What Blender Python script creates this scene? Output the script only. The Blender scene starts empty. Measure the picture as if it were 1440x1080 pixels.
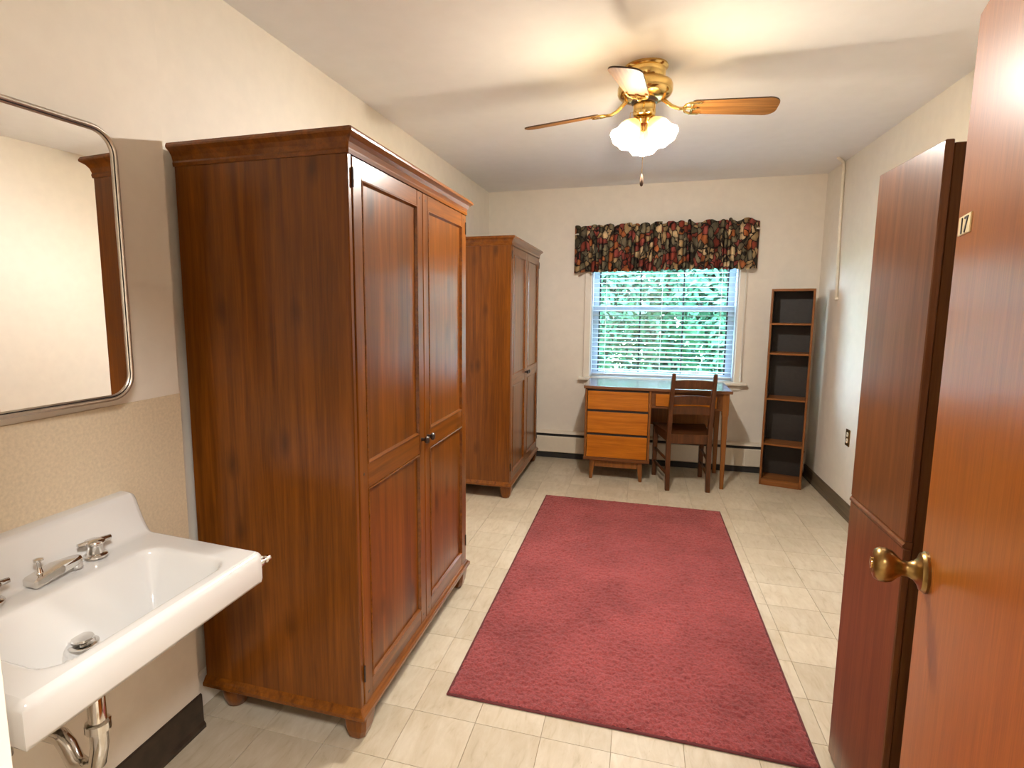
import bpy, bmesh, math, random
from mathutils import Vector, Matrix
random.seed(7)
PI = math.pi
scene = bpy.context.scene
C = scene.collection

# ---------------------------------------------------------------- camera
F_PX, YAW, PITCH, ROLL, CAM_H, CU, CV = 780.6471, -.2805, -.1259, .0028, 1.4295, 672.75, 531.17
cam = bpy.data.cameras.new('camera'); camo = bpy.data.objects.new('camera', cam); C.objects.link(camo)
cam.sensor_fit = 'HORIZONTAL'; cam.sensor_width = 36; cam.lens = F_PX * 36 / 1440
cam.shift_x = (720 - CU) / 1440; cam.shift_y = (CV - 540) / 1440
cam.clip_start = .02; cam.clip_end = 200
fw = Vector((math.sin(YAW) * math.cos(PITCH), math.cos(YAW) * math.cos(PITCH), math.sin(PITCH)))
rt = Vector((math.cos(YAW), -math.sin(YAW), 0)); up = rt.cross(fw)
r2 = math.cos(ROLL) * rt + math.sin(ROLL) * up; u2 = -math.sin(ROLL) * rt + math.cos(ROLL) * up
M = Matrix.Identity(4)
for i in range(3):
    M[i][0], M[i][1], M[i][2] = r2[i], u2[i], -fw[i]
M[2][3] = CAM_H
camo.matrix_world = M
scene.camera = camo

# ---------------------------------------------------------------- world, sun, exposure
scene.view_settings.view_transform = 'Standard'
scene.view_settings.look = 'None'
scene.view_settings.gamma = 1
scene.view_settings.use_curve_mapping = False
scene.view_settings.exposure = 0.27
SKY = 33.0
FAN_W, HALL_FILL_W, SUN = 92.0, 62.0, 3.0
w = bpy.data.worlds.new('sky'); scene.world = w; w.use_nodes = True
bg = w.node_tree.nodes['Background']; bg.inputs[0].default_value = (.58, .79, 1, 1); bg.inputs[1].default_value = SKY
sl = bpy.data.lights.new('sun', 'SUN'); sl.energy = SUN; sl.angle = .02; sl.color = (1, .96, .86)
so = bpy.data.objects.new('sun', sl); C.objects.link(so)
so.rotation_euler = Vector((.35, .75, -1)).to_track_quat('-Z', 'Y').to_euler()
so.location = (-3, -6, 9)

# ---------------------------------------------------------------- materials
MATS = {}
def newmat(name):
    m = bpy.data.materials.new(name); m.use_nodes = True
    nt = m.node_tree; b = nt.nodes['Principled BSDF']
    MATS[name] = m
    return m, nt, b
def node(nt, t, **kw):
    n = nt.nodes.new(t)
    for k, v in kw.items():
        setattr(n, k, v)
    return n
def link(nt, a, b): nt.links.new(a, b)
def ramp(nt, fac, stops, interp='LINEAR'):
    r = node(nt, 'ShaderNodeValToRGB'); r.color_ramp.interpolation = interp
    e = r.color_ramp.elements
    while len(e) < len(stops): e.new(.5)
    for i, (p, c) in enumerate(stops):
        e[i].position = p; e[i].color = (c[0], c[1], c[2], 1)
    if fac is not None: link(nt, fac, r.inputs[0])
    return r.outputs[0]
def mapping(nt, scale, coord='Object', loc=(0, 0, 0)):
    tc = node(nt, 'ShaderNodeTexCoord'); mp = node(nt, 'ShaderNodeMapping')
    mp.inputs['Scale'].default_value = scale; mp.inputs['Location'].default_value = loc
    link(nt, tc.outputs[coord], mp.inputs[0]); return mp.outputs[0]
def noise(nt, vec, scale=1, detail=4, rough=.55, dist=0):
    n = node(nt, 'ShaderNodeTexNoise'); n.inputs['Scale'].default_value = scale
    n.inputs['Detail'].default_value = detail; n.inputs['Roughness'].default_value = rough
    n.inputs['Distortion'].default_value = dist
    if vec is not None: link(nt, vec, n.inputs['Vector'])
    return n.outputs['Fac']
def math_(nt, op, a, b=None):
    n = node(nt, 'ShaderNodeMath', operation=op)
    for i, v in enumerate((a, b)):
        if v is None: continue
        if isinstance(v, (int, float)): n.inputs[i].default_value = v
        else: link(nt, v, n.inputs[i])
    return n.outputs[0]
def mixc(nt, fac, a, b, blend='MIX'):
    n = node(nt, 'ShaderNodeMix', data_type='RGBA', blend_type=blend)
    for s, v in ((n.inputs['Factor'], fac), (n.inputs[6], a), (n.inputs[7], b)):
        if isinstance(v, (int, float)): s.default_value = v
        elif isinstance(v, tuple): s.default_value = (v[0], v[1], v[2], 1)
        else: link(nt, v, s)
    return n.outputs[2]
def bump(nt, b, h, strength=.2, dist=.002):
    n = node(nt, 'ShaderNodeBump'); n.inputs['Strength'].default_value = strength; n.inputs['Distance'].default_value = dist
    link(nt, h, n.inputs['Height']); link(nt, n.outputs[0], b.inputs['Normal'])

def plain(name, col, rough=.5, metal=0, spec=.5, noise_amt=.06, nscale=30, bumpy=0):
    m, nt, b = newmat(name)
    v = mapping(nt, (1, 1, 1))
    f = noise(nt, v, nscale, 4)
    d = tuple(c * (1 - noise_amt) for c in col); l = tuple(min(1, c * (1 + noise_amt)) for c in col)
    link(nt, ramp(nt, f, [(.3, d), (.7, l)]), b.inputs['Base Color'])
    b.inputs['Roughness'].default_value = rough; b.inputs['Metallic'].default_value = metal
    b.inputs['Specular IOR Level'].default_value = spec
    if bumpy: bump(nt, b, f, bumpy, .001)
    return m

def wood(name, dark, light, axis='z', rough=.35, board=0, knots=False, gs=1.0, contrast=1.0, coat=0.0, spec=.22, bmp=.04):
    m, nt, b = newmat(name)
    lo, hi = 1.4 * gs, 34 * gs
    sc = {'x': (lo, hi, hi), 'y': (hi, lo, hi), 'z': (hi, hi, lo)}[axis]
    v = mapping(nt, sc)
    f1 = noise(nt, v, 1, 5, .55, .6)
    sc2 = tuple(s * 5 for s in sc)
    f2 = noise(nt, mapping(nt, sc2), 1, 3, .6)
    mid = tuple((a + c) / 2 for a, c in zip(dark, light))
    k = .22 / contrast
    col = ramp(nt, f1, [(.5 - k, dark), (.5, mid), (.5 + k, light)])
    col = mixc(nt, .36, col, ramp(nt, f2, [(.35, (.45, .42, .4)), (.6, (1, 1, 1))]), 'MULTIPLY')
    if board:
        tc = node(nt, 'ShaderNodeTexCoord'); sp = node(nt, 'ShaderNodeSeparateXYZ'); link(nt, tc.outputs['Object'], sp.inputs[0])
        a, c = {'z': (0, 1), 'y': (0, 2), 'x': (1, 2)}[axis]
        s = math_(nt, 'ADD', sp.outputs[a], sp.outputs[c])
        s = math_(nt, 'FLOOR', math_(nt, 'DIVIDE', s, board))
        wn = node(nt, 'ShaderNodeTexWhiteNoise', noise_dimensions='1D'); link(nt, s, wn.inputs['W'])
        col = mixc(nt, 1.0, col, ramp(nt, wn.outputs['Value'], [(0, (.84, .83, .82)), (1, (1.08, 1.08, 1.08))]), 'MULTIPLY')
    if knots:
        ks = {'z': (9, 9, 3.6), 'y': (9, 3.6, 9), 'x': (3.6, 9, 9)}[axis]
        vo = node(nt, 'ShaderNodeTexVoronoi'); vo.inputs['Scale'].default_value = 1; vo.inputs['Randomness'].default_value = 1
        nn = node(nt, 'ShaderNodeTexNoise'); nn.inputs['Scale'].default_value = 9; 
        mv = mapping(nt, ks)
        ad = node(nt, 'ShaderNodeVectorMath', operation='MULTIPLY_ADD'); ad.inputs[1].default_value = (.12, .12, .12)
        link(nt, nn.outputs['Color'], ad.inputs[0]); link(nt, mv, ad.inputs[2])
        link(nt, ad.outputs[0], vo.inputs['Vector'])
        kf = ramp(nt, vo.outputs['Distance'], [(.07, (1, 1, 1)), (.25, (0, 0, 0))])
        big = noise(nt, mapping(nt, (2.2, 2.2, 2.2)), 1, 1)
        kf = mixc(nt, 1.0, kf, ramp(nt, big, [(.40, (0, 0, 0)), (.50, (1, 1, 1))]), 'MULTIPLY')
        col = mixc(nt, math_(nt, 'MULTIPLY', kf, .7), col, tuple(d * .35 for d in dark))
    link(nt, col, b.inputs['Base Color'])
    b.inputs['Roughness'].default_value = rough
    b.inputs['Specular IOR Level'].default_value = spec
    b.inputs['Coat Weight'].default_value = coat; b.inputs['Coat Roughness'].default_value = .25
    bump(nt, b, f2, bmp, .001)
    return m

WALLC = (.82, .755, .655)
m_wall = plain('cream_wall_paint', WALLC, .62, noise_amt=.025, nscale=14, bumpy=.05)
m_ceil = plain('white_ceiling_paint', (.90, .895, .89), .8, noise_amt=.015, nscale=10)
m_white = plain('white_enamel_trim', (.80, .74, .64), .4, noise_amt=.02)
m_blind = plain('white_blind_sky_tint', (.50, .55, .62), .45, noise_amt=.01)  # white slats; lower brightness and daylight blue are put into the colour
m_sash = plain('white_sash_sky_shade', (.52, .57, .65), .45, noise_amt=.02)  # white vinyl with the bluish shade at the window painted into its colour
m_porc = plain('white_porcelain', (.73, .71, .68), .12, spec=.6, noise_amt=.01, nscale=5)
m_chrome = plain('chrome', (.75, .73, .7), .12, 1, noise_amt=.03)
m_steel = plain('brushed_steel_frame', (.55, .5, .44), .3, 1, noise_amt=.08, nscale=60)
m_brass = plain('polished_brass', (.78, .55, .2), .16, 1, noise_amt=.06)
m_plate = plain('pale_brass_plate', (.86, .70, .40), .38, .6, noise_amt=.05)
m_abrass = plain('antique_brass', (.33, .21, .075), .3, 1, noise_amt=.15)
m_dark = plain('dark_bronze_knob', (.03, .017, .012), .35, noise_amt=.1)
m_black = plain('dark_shadow_gap', (.012, .01, .009), .7)
m_slot = plain('black_heater_slot', (.02, .018, .017), .6)
m_vinylbase = plain('dark_brown_vinyl_base', (.04, .026, .016), .38, noise_amt=.35, nscale=24)
m_woodbase = wood('grey_brown_wood_base', (.10, .072, .042), (.2, .15, .095), 'y', .4)
m_heater = plain('cream_heater_enamel', (.74, .66, .53), .45, noise_amt=.02)
m_lam = plain('tan_speckled_laminate', (.68, .565, .40), .4, noise_amt=.09, nscale=120)
m_ivory = plain('ivory_plastic', (.82, .74, .58), .4)
m_conduit = plain('painted_conduit', (.83, .76, .63), .5)
m_cord = plain('white_cord', (.85, .83, .78), .7)
m_bark = plain('tree_bark', (.1, .07, .045), .9, noise_amt=.3, nscale=8)
m_lawn = plain('lawn_green', (.10, .26, .07), .9, noise_amt=.4, nscale=4)

WD, WL = (.11, .030, .002), (.255, .076, .005)
m_wz = wood('antique_pine_vertical', WD, WL, 'z', .3, .085, True, coat=.5)
m_wy = wood('antique_pine_rail', WD, WL, 'y', .3, 0, True, coat=.5)
m_wx = wood('antique_pine_across', WD, WL, 'x', .32, 0, False, coat=.3)
m_cab = wood('mahogany_veneer', (.125, .038, .009), (.22, .076, .021), 'z', .28, .0, False, gs=1.3, coat=.45)
m_cabd = wood('mahogany_side', (.10, .036, .010), (.16, .062, .018), 'z', .4, 0, False, gs=1.3)
m_door = wood('orange_birch_veneer', (.35, .095, .009), (.50, .155, .018), 'z', .3, 0, False, gs=1.5, contrast=.8, coat=.28, bmp=.012)
m_dk = wood('honey_maple', (.36, .10, .003), (.56, .18, .010), 'x', .33, 0, False, coat=.3)
m_dkz = wood('honey_maple_upright', (.16, .055, .011), (.29, .105, .022), 'z', .35, 0, False, coat=.2)
m_dkd = wood('walnut_desk_edge', (.11, .036, .010), (.2, .07, .018), 'x', .3, 0, False, coat=.2)
m_dtop = wood('desk_top_finish', (.12, .045, .015), (.2, .08, .028), 'x', .22, 0, False, coat=.8)
m_ch = wood('dark_walnut_chair', (.055, .018, .006), (.13, .045, .014), 'z', .33, 0, False, coat=.25)
m_bk = wood('teak_bookcase', (.16, .055, .014), (.29, .105, .028), 'z', .4, 0, False)
m_bkx = wood('teak_shelf', (.18, .06, .014), (.32, .12, .03), 'x', .4, 0, False)
m_bkb = plain('black_backing_board', (.022, .016, .012), .55, noise_amt=.2, nscale=40)
m_blade = wood('oak_fan_blade', (.20, .085, .022), (.40, .19, .06), 'x', .6, 0, False, gs=1.2, contrast=1.4, spec=.08)
m_bladee = plain('dark_blade_edge', (.06, .03, .014), .5)

def tile_mat():
    m, nt, b = newmat('beige_vinyl_tile')
    oi = node(nt, 'ShaderNodeObjectInfo')
    tc = node(nt, 'ShaderNodeTexCoord')
    off = node(nt, 'ShaderNodeVectorMath', operation='MULTIPLY_ADD'); off.inputs[1].default_value = (3.1, 1.7, 0)
    cb = node(nt, 'ShaderNodeCombineXYZ')
    for i in range(3): link(nt, oi.outputs['Random'], cb.inputs[i])
    link(nt, cb.outputs[0], off.inputs[0]); link(nt, tc.outputs['Object'], off.inputs[2])
    mp = node(nt, 'ShaderNodeMapping'); mp.inputs['Scale'].default_value = (34, 9, 1); mp.inputs['Rotation'].default_value = (0, 0, -.25)
    link(nt, off.outputs[0], mp.inputs[0])
    f = noise(nt, mp.outputs[0], 1, 5, .6, .8)
    base = ramp(nt, f, [(.22, (.43, .35, .235)), (.42, (.54, .455, .335)), (.6, (.58, .50, .38)), (.8, (.63, .55, .43))])
    f2 = noise(nt, off.outputs[0], 7, 3)
    base = mixc(nt, .5, base, ramp(nt, f2, [(.3, (.8, .76, .68)), (.65, (1, 1, 1))]), 'MULTIPLY')
    mp2 = node(nt, 'ShaderNodeMapping'); mp2.inputs['Scale'].default_value = (95, 30, 1); mp2.inputs['Rotation'].default_value = (0, 0, -.3)
    link(nt, off.outputs[0], mp2.inputs[0])
    f3 = noise(nt, mp2.outputs[0], 1, 2, .5)
    fl = ramp(nt, f3, [(.72, (0, 0, 0)), (.78, (1, 1, 1))])
    base = mixc(nt, math_(nt, 'MULTIPLY', fl, .45), base, (.22, .13, .05))
    tone = ramp(nt, oi.outputs['Random'], [(0, (.90, .89, .87)), (1, (1.05, 1.05, 1.05))])
    link(nt, mixc(nt, 1, base, tone, 'MULTIPLY'), b.inputs['Base Color'])
    b.inputs['Roughness'].default_value = .33; b.inputs['Specular IOR Level'].default_value = .4
    return m
m_tile = tile_mat()
m_grout = plain('tile_joint', (.26, .19, .11), .8)

def rug_mat():
    m, nt, b = newmat('burgundy_carpet_pile')
    v = mapping(nt, (1, 1, 1))
    f = noise(nt, v, 3.2, 3, .6)
    g = noise(nt, v, 120, 3, .75)
    col = ramp(nt, f, [(.32, (.20, .038, .036)), (.62, (.29, .058, .055))])
    col = mixc(nt, .8, col, ramp(nt, g, [(.32, (.42, .36, .36)), (.64, (1.3, 1.3, 1.3))]), 'MULTIPLY')
    link(nt, col, b.inputs['Base Color'])
    b.inputs['Roughness'].default_value = .95; b.inputs['Specular IOR Level'].default_value = .1
    b.inputs['Sheen Weight'].default_value = .35; b.inputs['Sheen Roughness'].default_value = .5
    b.inputs['Sheen Tint'].default_value = (.9, .5, .5, 1)
    bump(nt, b, g, .8, .008)
    return m
m_rug = rug_mat()
m_rugedge = plain('dark_burgundy_binding', (.10, .016, .016), .9, noise_amt=.2, nscale=150)

def fabric_mat():
    m, nt, b = newmat('floral_valance_cotton')
    tc = node(nt, 'ShaderNodeTexCoord')
    nn = node(nt, 'ShaderNodeTexNoise'); nn.inputs['Scale'].default_value = 14; link(nt, tc.outputs['UV'], nn.inputs['Vector'])
    ad = node(nt, 'ShaderNodeVectorMath', operation='MULTIPLY_ADD'); ad.inputs[1].default_value = (.09, .09, 0)
    link(nt, nn.outputs['Color'], ad.inputs[0]); link(nt, tc.outputs['UV'], ad.inputs[2])
    mp = node(nt, 'ShaderNodeMapping'); mp.inputs['Scale'].default_value = (14, 17, 1); link(nt, ad.outputs[0], mp.inputs[0])
    vo = node(nt, 'ShaderNodeTexVoronoi'); link(nt, mp.outputs[0], vo.inputs['Vector']); vo.inputs['Scale'].default_value = 1
    ve = node(nt, 'ShaderNodeTexVoronoi', feature='DISTANCE_TO_EDGE'); link(nt, mp.outputs[0], ve.inputs['Vector']); ve.inputs['Scale'].default_value = 1
    sp = node(nt, 'ShaderNodeSeparateColor'); link(nt, vo.outputs['Color'], sp.inputs[0])
    col = ramp(nt, sp.outputs[0], [(0, (.08, .07, .045)), (.10, (.20, .17, .105)), (.26, (.27, .055, .035)), (.40, (.46, .32, .16)),
                                   (.52, (.40, .13, .045)), (.64, (.17, .145, .095)), (.76, (.30, .07, .055)), (.88, (.60, .44, .25))], 'CONSTANT')
    inner = ramp(nt, vo.outputs['Distance'], [(.05, (1.25, 1.15, 1.0)), (.3, (1, 1, 1)), (.62, (.6, .58, .55))])
    col = mixc(nt, 1, col, inner, 'MULTIPLY')
    e = ramp(nt, ve.outputs['Distance'], [(.045, (1, 1, 1)), (.09, (0, 0, 0))])
    col = mixc(nt, e, col, (.018, .014, .012))
    link(nt, col, b.inputs['Base Color'])
    b.inputs['Roughness'].default_value = .85; b.inputs['Specular IOR Level'].default_value = .15
    return m
m_fab = fabric_mat()

def emis(name, col, strength, trans=0.0):
    m, nt, b = newmat(name)
    nt.nodes.remove(b)
    out = nt.nodes['Material Output']
    e = node(nt, 'ShaderNodeEmission'); e.inputs[0].default_value = (*col, 1); e.inputs[1].default_value = strength
    if trans:
        t = node(nt, 'ShaderNodeBsdfTransparent'); mx = node(nt, 'ShaderNodeMixShader'); mx.inputs[0].default_value = trans
        lw = noise(nt, mapping(nt, (1, 1, 1)), 20, 2)
        link(nt, e.outputs[0], mx.inputs[1]); link(nt, t.outputs[0], mx.inputs[2]); link(nt, mx.outputs[0], out.inputs[0])
    else:
        link(nt, e.outputs[0], out.inputs[0])
    return m
m_bulb = emis('lit_bulb', (1, .9, .74), 25, .8)
m_hallfill = emis('hall_fill_diffuser', (1, .9, .76), 6)  # glowing cover of the added hall fill light
def shade_mat():
    # amber-tinted neck fading to clear frosted glass at the rim
    m, nt, b = newmat('lit_frosted_glass_shade')
    out = nt.nodes['Material Output']
    tc = node(nt, 'ShaderNodeTexCoord'); sp = node(nt, 'ShaderNodeSeparateXYZ'); link(nt, tc.outputs['Object'], sp.inputs[0])
    mr_ = node(nt, 'ShaderNodeMapRange', interpolation_type='SMOOTHSTEP')
    mr_.inputs['From Min'].default_value = .051; mr_.inputs['From Max'].default_value = .114
    link(nt, sp.outputs[2], mr_.inputs[0]); g_ = mr_.outputs[0]
    link(nt, ramp(nt, g_, [(0, (.85, .62, .30)), (1, (.92, .86, .74))]), b.inputs['Base Color']); b.inputs['Roughness'].default_value = .3
    b.inputs['Emission Color'].default_value = (1, .74, .40, 1); b.inputs['Emission Strength'].default_value = .38
    tl = node(nt, 'ShaderNodeBsdfTranslucent')
    link(nt, ramp(nt, g_, [(0, (.002, .0014, .0006)), (.5, (.02, .016, .01)), (1, (.5, .45, .36))]), tl.inputs[0])
    ad = node(nt, 'ShaderNodeAddShader'); link(nt, b.outputs[0], ad.inputs[0]); link(nt, tl.outputs[0], ad.inputs[1])
    tr = node(nt, 'ShaderNodeBsdfTransparent')
    link(nt, ramp(nt, g_, [(0, (.9, .8, .6)), (1, (1, .97, .9))]), tr.inputs[0])
    mx = node(nt, 'ShaderNodeMixShader')
    link(nt, math_(nt, 'ADD', math_(nt, 'MULTIPLY', g_, .58), .08), mx.inputs[0])
    link(nt, ad.outputs[0], mx.inputs[1]); link(nt, tr.outputs[0], mx.inputs[2]); link(nt, mx.outputs[0], out.inputs[0])
    return m
m_shade = shade_mat()
def glass_mat():
    m, nt, b = newmat('window_glass'); nt.nodes.remove(b)
    out = nt.nodes['Material Output']
    tr = node(nt, 'ShaderNodeBsdfTransparent'); tr.inputs[0].default_value = (.97, .985, .98, 1)
    gl = node(nt, 'ShaderNodeBsdfGlossy'); gl.inputs['Roughness'].default_value = .02
    mx = node(nt, 'ShaderNodeMixShader'); mx.inputs[0].default_value = .05
    link(nt, tr.outputs[0], mx.inputs[1]); link(nt, gl.outputs[0], mx.inputs[2]); link(nt, mx.outputs[0], out.inputs[0])
    return m
m_glass = glass_mat()
m_mirror = plain('mirror_silver', (.93, .92, .9), .01, 1, noise_amt=.002)
def leaf_mat():
    m, nt, b = newmat('green_leaves')
    v = mapping(nt, (1, 1, 1))
    f = noise(nt, v, 5, 4, .7)
    link(nt, ramp(nt, f, [(.3, (.012, .062, .032)), (.55, (.026, .105, .058)), (.75, (.06, .16, .10))]), b.inputs['Base Color'])
    b.inputs['Roughness'].default_value = .6
    return m
m_leaf = leaf_mat()

# ---------------------------------------------------------------- mesh helpers
def mesh_obj(name, verts, faces, mat, parent=None, smooth=False, loc=None):
    me = bpy.data.meshes.new(name); me.from_pydata([tuple(v) for v in verts], [], faces); me.update()
    if smooth: me.polygons.foreach_set('use_smooth', [True] * len(me.polygons))
    if mat: me.materials.append(mat)
    o = bpy.data.objects.new(name, me); C.objects.link(o)
    if parent: o.parent = parent
    if loc: o.location = loc
    return o
def bm_obj(name, bm, mat, parent=None, smooth=False, loc=None):
    me = bpy.data.meshes.new(name); bmesh.ops.recalc_face_normals(bm, faces=bm.faces)
    bm.to_mesh(me); bm.free()
    if smooth: me.polygons.foreach_set('use_smooth', [True] * len(me.polygons))
    me.materials.append(mat)
    o = bpy.data.objects.new(name, me); C.objects.link(o)
    if parent: o.parent = parent
    if loc: o.location = loc
    return o
def bmbox(bm, x0, x1, y0, y1, z0, z1, bev=0, seg=1):
    vs = [bm.verts.new((x, y, z)) for x in (x0, x1) for y in (y0, y1) for z in (z0, z1)]
    fs = [bm.faces.new([vs[i] for i in q]) for q in ((0, 1, 3, 2), (4, 6, 7, 5), (0, 4, 5, 1), (2, 3, 7, 6), (0, 2, 6, 4), (1, 5, 7, 3))]
    if bev:
        es = list({e for f in fs for e in f.edges})
        bmesh.ops.bevel(bm, geom=es, offset=bev, segments=seg, affect='EDGES', profile=.7)
def box(name, par, mat, x0, x1, y0, y1, z0, z1, bev=.002, seg=1):
    bm = bmesh.new(); bmbox(bm, x0, x1, y0, y1, z0, z1, bev, seg)
    return bm_obj(name, bm, mat, par)
def boxes(name, par, mat, lst, bev=.002):
    bm = bmesh.new()
    for b in lst: bmbox(bm, *b, bev)
    return bm_obj(name, bm, mat, par)
def prism(name, par, mat, poly, axis, a, b, bev=0):
    """extrude a 2D polygon along an axis: axis x -> poly is (y,z); y -> (x,z); z -> (x,y)"""
    bm = bmesh.new()
    def P(p, t): return {'x': (t, p[0], p[1]), 'y': (p[0], t, p[1]), 'z': (p[0], p[1], t)}[axis]
    lo = [bm.verts.new(P(p, a)) for p in poly]; hi = [bm.verts.new(P(p, b)) for p in poly]
    n = len(poly)
    bm.faces.new(lo); bm.faces.new(hi)
    for i in range(n): bm.faces.new((lo[i], lo[(i + 1) % n], hi[(i + 1) % n], hi[i]))
    if bev: bmesh.ops.bevel(bm, geom=list(bm.edges), offset=bev, segments=1, affect='EDGES')
    return bm_obj(name, bm, mat, par)
def frame_from(d):
    d = Vector(d).normalized(); a = Vector((0, 0, 1)) if abs(d.z) < .9 else Vector((1, 0, 0))
    x = d.cross(a).normalized(); y = d.cross(x).normalized(); return x, y, d
def bmlathe(bm, prof, org=(0, 0, 0), axis=(0, 0, 1), n=24, cap=True):
    x, y, d = frame_from(axis); org = Vector(org); rings = []
    for r, h in prof:
        rings.append([bm.verts.new(org + d * h + (x * math.cos(2 * PI * i / n) + y * math.sin(2 * PI * i / n)) * max(r, 1e-5)) for i in range(n)])
    for a, b in zip(rings, rings[1:]):
        for i in range(n): bm.faces.new((a[i], a[(i + 1) % n], b[(i + 1) % n], b[i]))
    if cap: bm.faces.new(rings[0]); bm.faces.new(rings[-1])
def lathe(name, par, mat, prof, org=(0, 0, 0), axis=(0, 0, 1), n=24, cap=True, smooth=True):
    bm = bmesh.new(); bmlathe(bm, prof, org, axis, n, cap); o = bm_obj(name, bm, mat, par, smooth)
    if smooth:
        o.data.set_sharp_from_angle(angle=.7)
    return o
def bmtube(bm, pts, r, n=10):
    pts = [Vector(p) for p in pts]; rings = []
    rs = r if isinstance(r, (list, tuple)) else [r] * len(pts)
    px = None
    for k, p in enumerate(pts):
        d = (pts[min(k + 1, len(pts) - 1)] - pts[max(k - 1, 0)]).normalized()
        if px is None: x, y, _ = frame_from(d)
        else:
            x = (px - d * px.dot(d)).normalized(); y = d.cross(x)
        px = x
        rings.append([bm.verts.new(p + (x * math.cos(2 * PI * i / n) + y * math.sin(2 * PI * i / n)) * rs[k]) for i in range(n)])
    for a, b in zip(rings, rings[1:]):
        for i in range(n): bm.faces.new((a[i], a[(i + 1) % n], b[(i + 1) % n], b[i]))
    bm.faces.new(rings[0]); bm.faces.new(rings[-1])
def tube(name, par, mat, pts, r, n=10):
    bm = bmesh.new(); bmtube(bm, pts, r, n); return bm_obj(name, bm, mat, par, True)
def bmpost(bm, sections):
    """square-section post through (cx,cy,z,hx,hy) sections"""
    rings = [[bm.verts.new((cx + sx * hx, cy + sy * hy, z)) for sx, sy in ((-1, -1), (1, -1), (1, 1), (-1, 1))] for cx, cy, z, hx, hy in sections]
    for a, b in zip(rings, rings[1:]):
        for i in range(4): bm.faces.new((a[i], a[(i + 1) % 4], b[(i + 1) % 4], b[i]))
    bm.faces.new(rings[0]); bm.faces.new(rings[-1])
def post(name, par, mat, sections, bev=.003):
    bm = bmesh.new(); bmpost(bm, sections)
    es = [e for e in bm.edges if abs(e.verts[0].co.z - e.verts[1].co.z) > 1e-4]
    if bev: bmesh.ops.bevel(bm, geom=es, offset=bev, segments=1, affect='EDGES')
    return bm_obj(name, bm, mat, par)
def tag(o, label, cat, group=None):
    o['label'] = label; o['category'] = cat
    if group: o['group'] = group
    return o
def thing(name, label, cat, loc=(0, 0, 0), rotz=0, group=None):
    o = bpy.data.objects.new(name, None); C.objects.link(o); o.location = loc; o.rotation_euler = (0, 0, rotz)
    o.empty_display_size = .1
    return tag(o, label, cat, group)
def struct(o): o['kind'] = 'structure'; return o

# ---------------------------------------------------------------- room shell
XL0, XL1, XR, YB, H = -1.472, -1.412, 1.42, 5.25, 2.51     # left wall x at y=1.3 / at back, right wall, back wall, ceiling
YN0, YN1 = .25, .38                                        # near wall (doorway) faces
XCH, YCH = -1.395, 1.41                                    # projecting sink wall face and its end
def xleft(y): return XL0 + (XL1 - XL0) * (y - 1.3) / (YB - 1.3)
fl = struct(box('floor', None, m_grout, -1.75, 1.75, -1.9, YB + .2, -.1, -.0035, 0))
# vinyl tiles, each laid on the floor
T, TX, TY = .2286, -.723, 1.46
g = .0008
full = None
i0 = math.floor((-1.49 - TX) / T); i1 = math.ceil((XR - TX) / T)
j0 = math.floor((YN0 - .3 - TY) / T); j1 = math.ceil((YB - TY) / T)
for i in range(i0, i1):
    for j in range(j0, j1):
        xa, xb, ya, yb_ = TX + i * T, TX + (i + 1) * T, TY + j * T, TY + (j + 1) * T
        xlim = XCH if yb_ <= YCH else xleft(yb_)
        cxa, cxb, cya, cyb = max(xa, xlim), min(xb, XR), ya, min(yb_, YB)
        if cxb - cxa < .01 or cyb - cya < .01: continue
        if cxa > xa + .001 or cxb < xb - .001 or cyb < yb_ - .001:
            bm = bmesh.new(); bmbox(bm, cxa - xa - T / 2 + g, cxb - xa - T / 2 - g, cya - ya - T / 2 + g, cyb - ya - T / 2 - g, -.003, 0, .0006)
            o = bm_obj('floor_tile', bm, m_tile, fl)
        elif full is None:
            bm = bmesh.new(); bmbox(bm, -T / 2 + g, T / 2 - g, -T / 2 + g, T / 2 - g, -.003, 0, .0006)
            o = full = bm_obj('floor_tile', bm, m_tile, fl)
        else:
            o = full.copy(); C.objects.link(o)
        o.location = (xa + T / 2, ya + T / 2, 0)
struct(box('ceiling', None, m_ceil, -1.75, 1.75, -1.9, YB + .2, H, H + .1, 0))
bm = bmesh.new()
pl = [(-1.7, .1), (xleft(.1), .1), (XL1, YB), (-1.7, YB)]
struct(prism('wall_left', None, m_wall, [(-1.7, YN0), (xleft(YN0), YN0), (XL1, YB), (-1.7, YB)], 'z', -.05, H + .05)); bm.free()
struct(box('wall_left_plumbing', None, m_wall, -1.7, XCH, YN1 - .02, YCH, -.04, H + .02, 0))
struct(box('wall_right', None, m_wall, XR, XR + .15, YN0, YB + .15, -.05, H + .05, 0))
WX0, WX1, WZ0, WZ1 = -.43, .81, .79, 1.98
struct(boxes('wall_back', None, m_wall, [(-1.7, WX0, YB, YB + .16, -.05, H + .05), (WX1, XR + .15, YB, YB + .16, -.05, H + .05),
       (WX0, WX1, YB, YB + .16, -.05, WZ0), (WX0, WX1, YB, YB + .16, WZ1, H + .05)], 0))
JX0, JX1, DZ = -.628, .372, 2.0
struct(boxes('wall_near', None, m_wall, [(-1.7, JX0 - .02, YN0, YN1, -.05, H + .05), (JX1 + .02, XR + .15, YN0, YN1, -.05, H + .05), (JX0 - .02, JX1 + .02, YN0, YN1, DZ + .02, H + .05)], 0))
struct(boxes('trim_1', None, m_white, [(JX0 - .02, JX0, YN0 - .01, YN1, 0, DZ), (JX1, JX1 + .02, YN0 - .01, YN1, 0, DZ), (JX0 - .02, JX1 + .02, YN0 - .01, YN1, DZ, DZ + .02)], .001))
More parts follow.
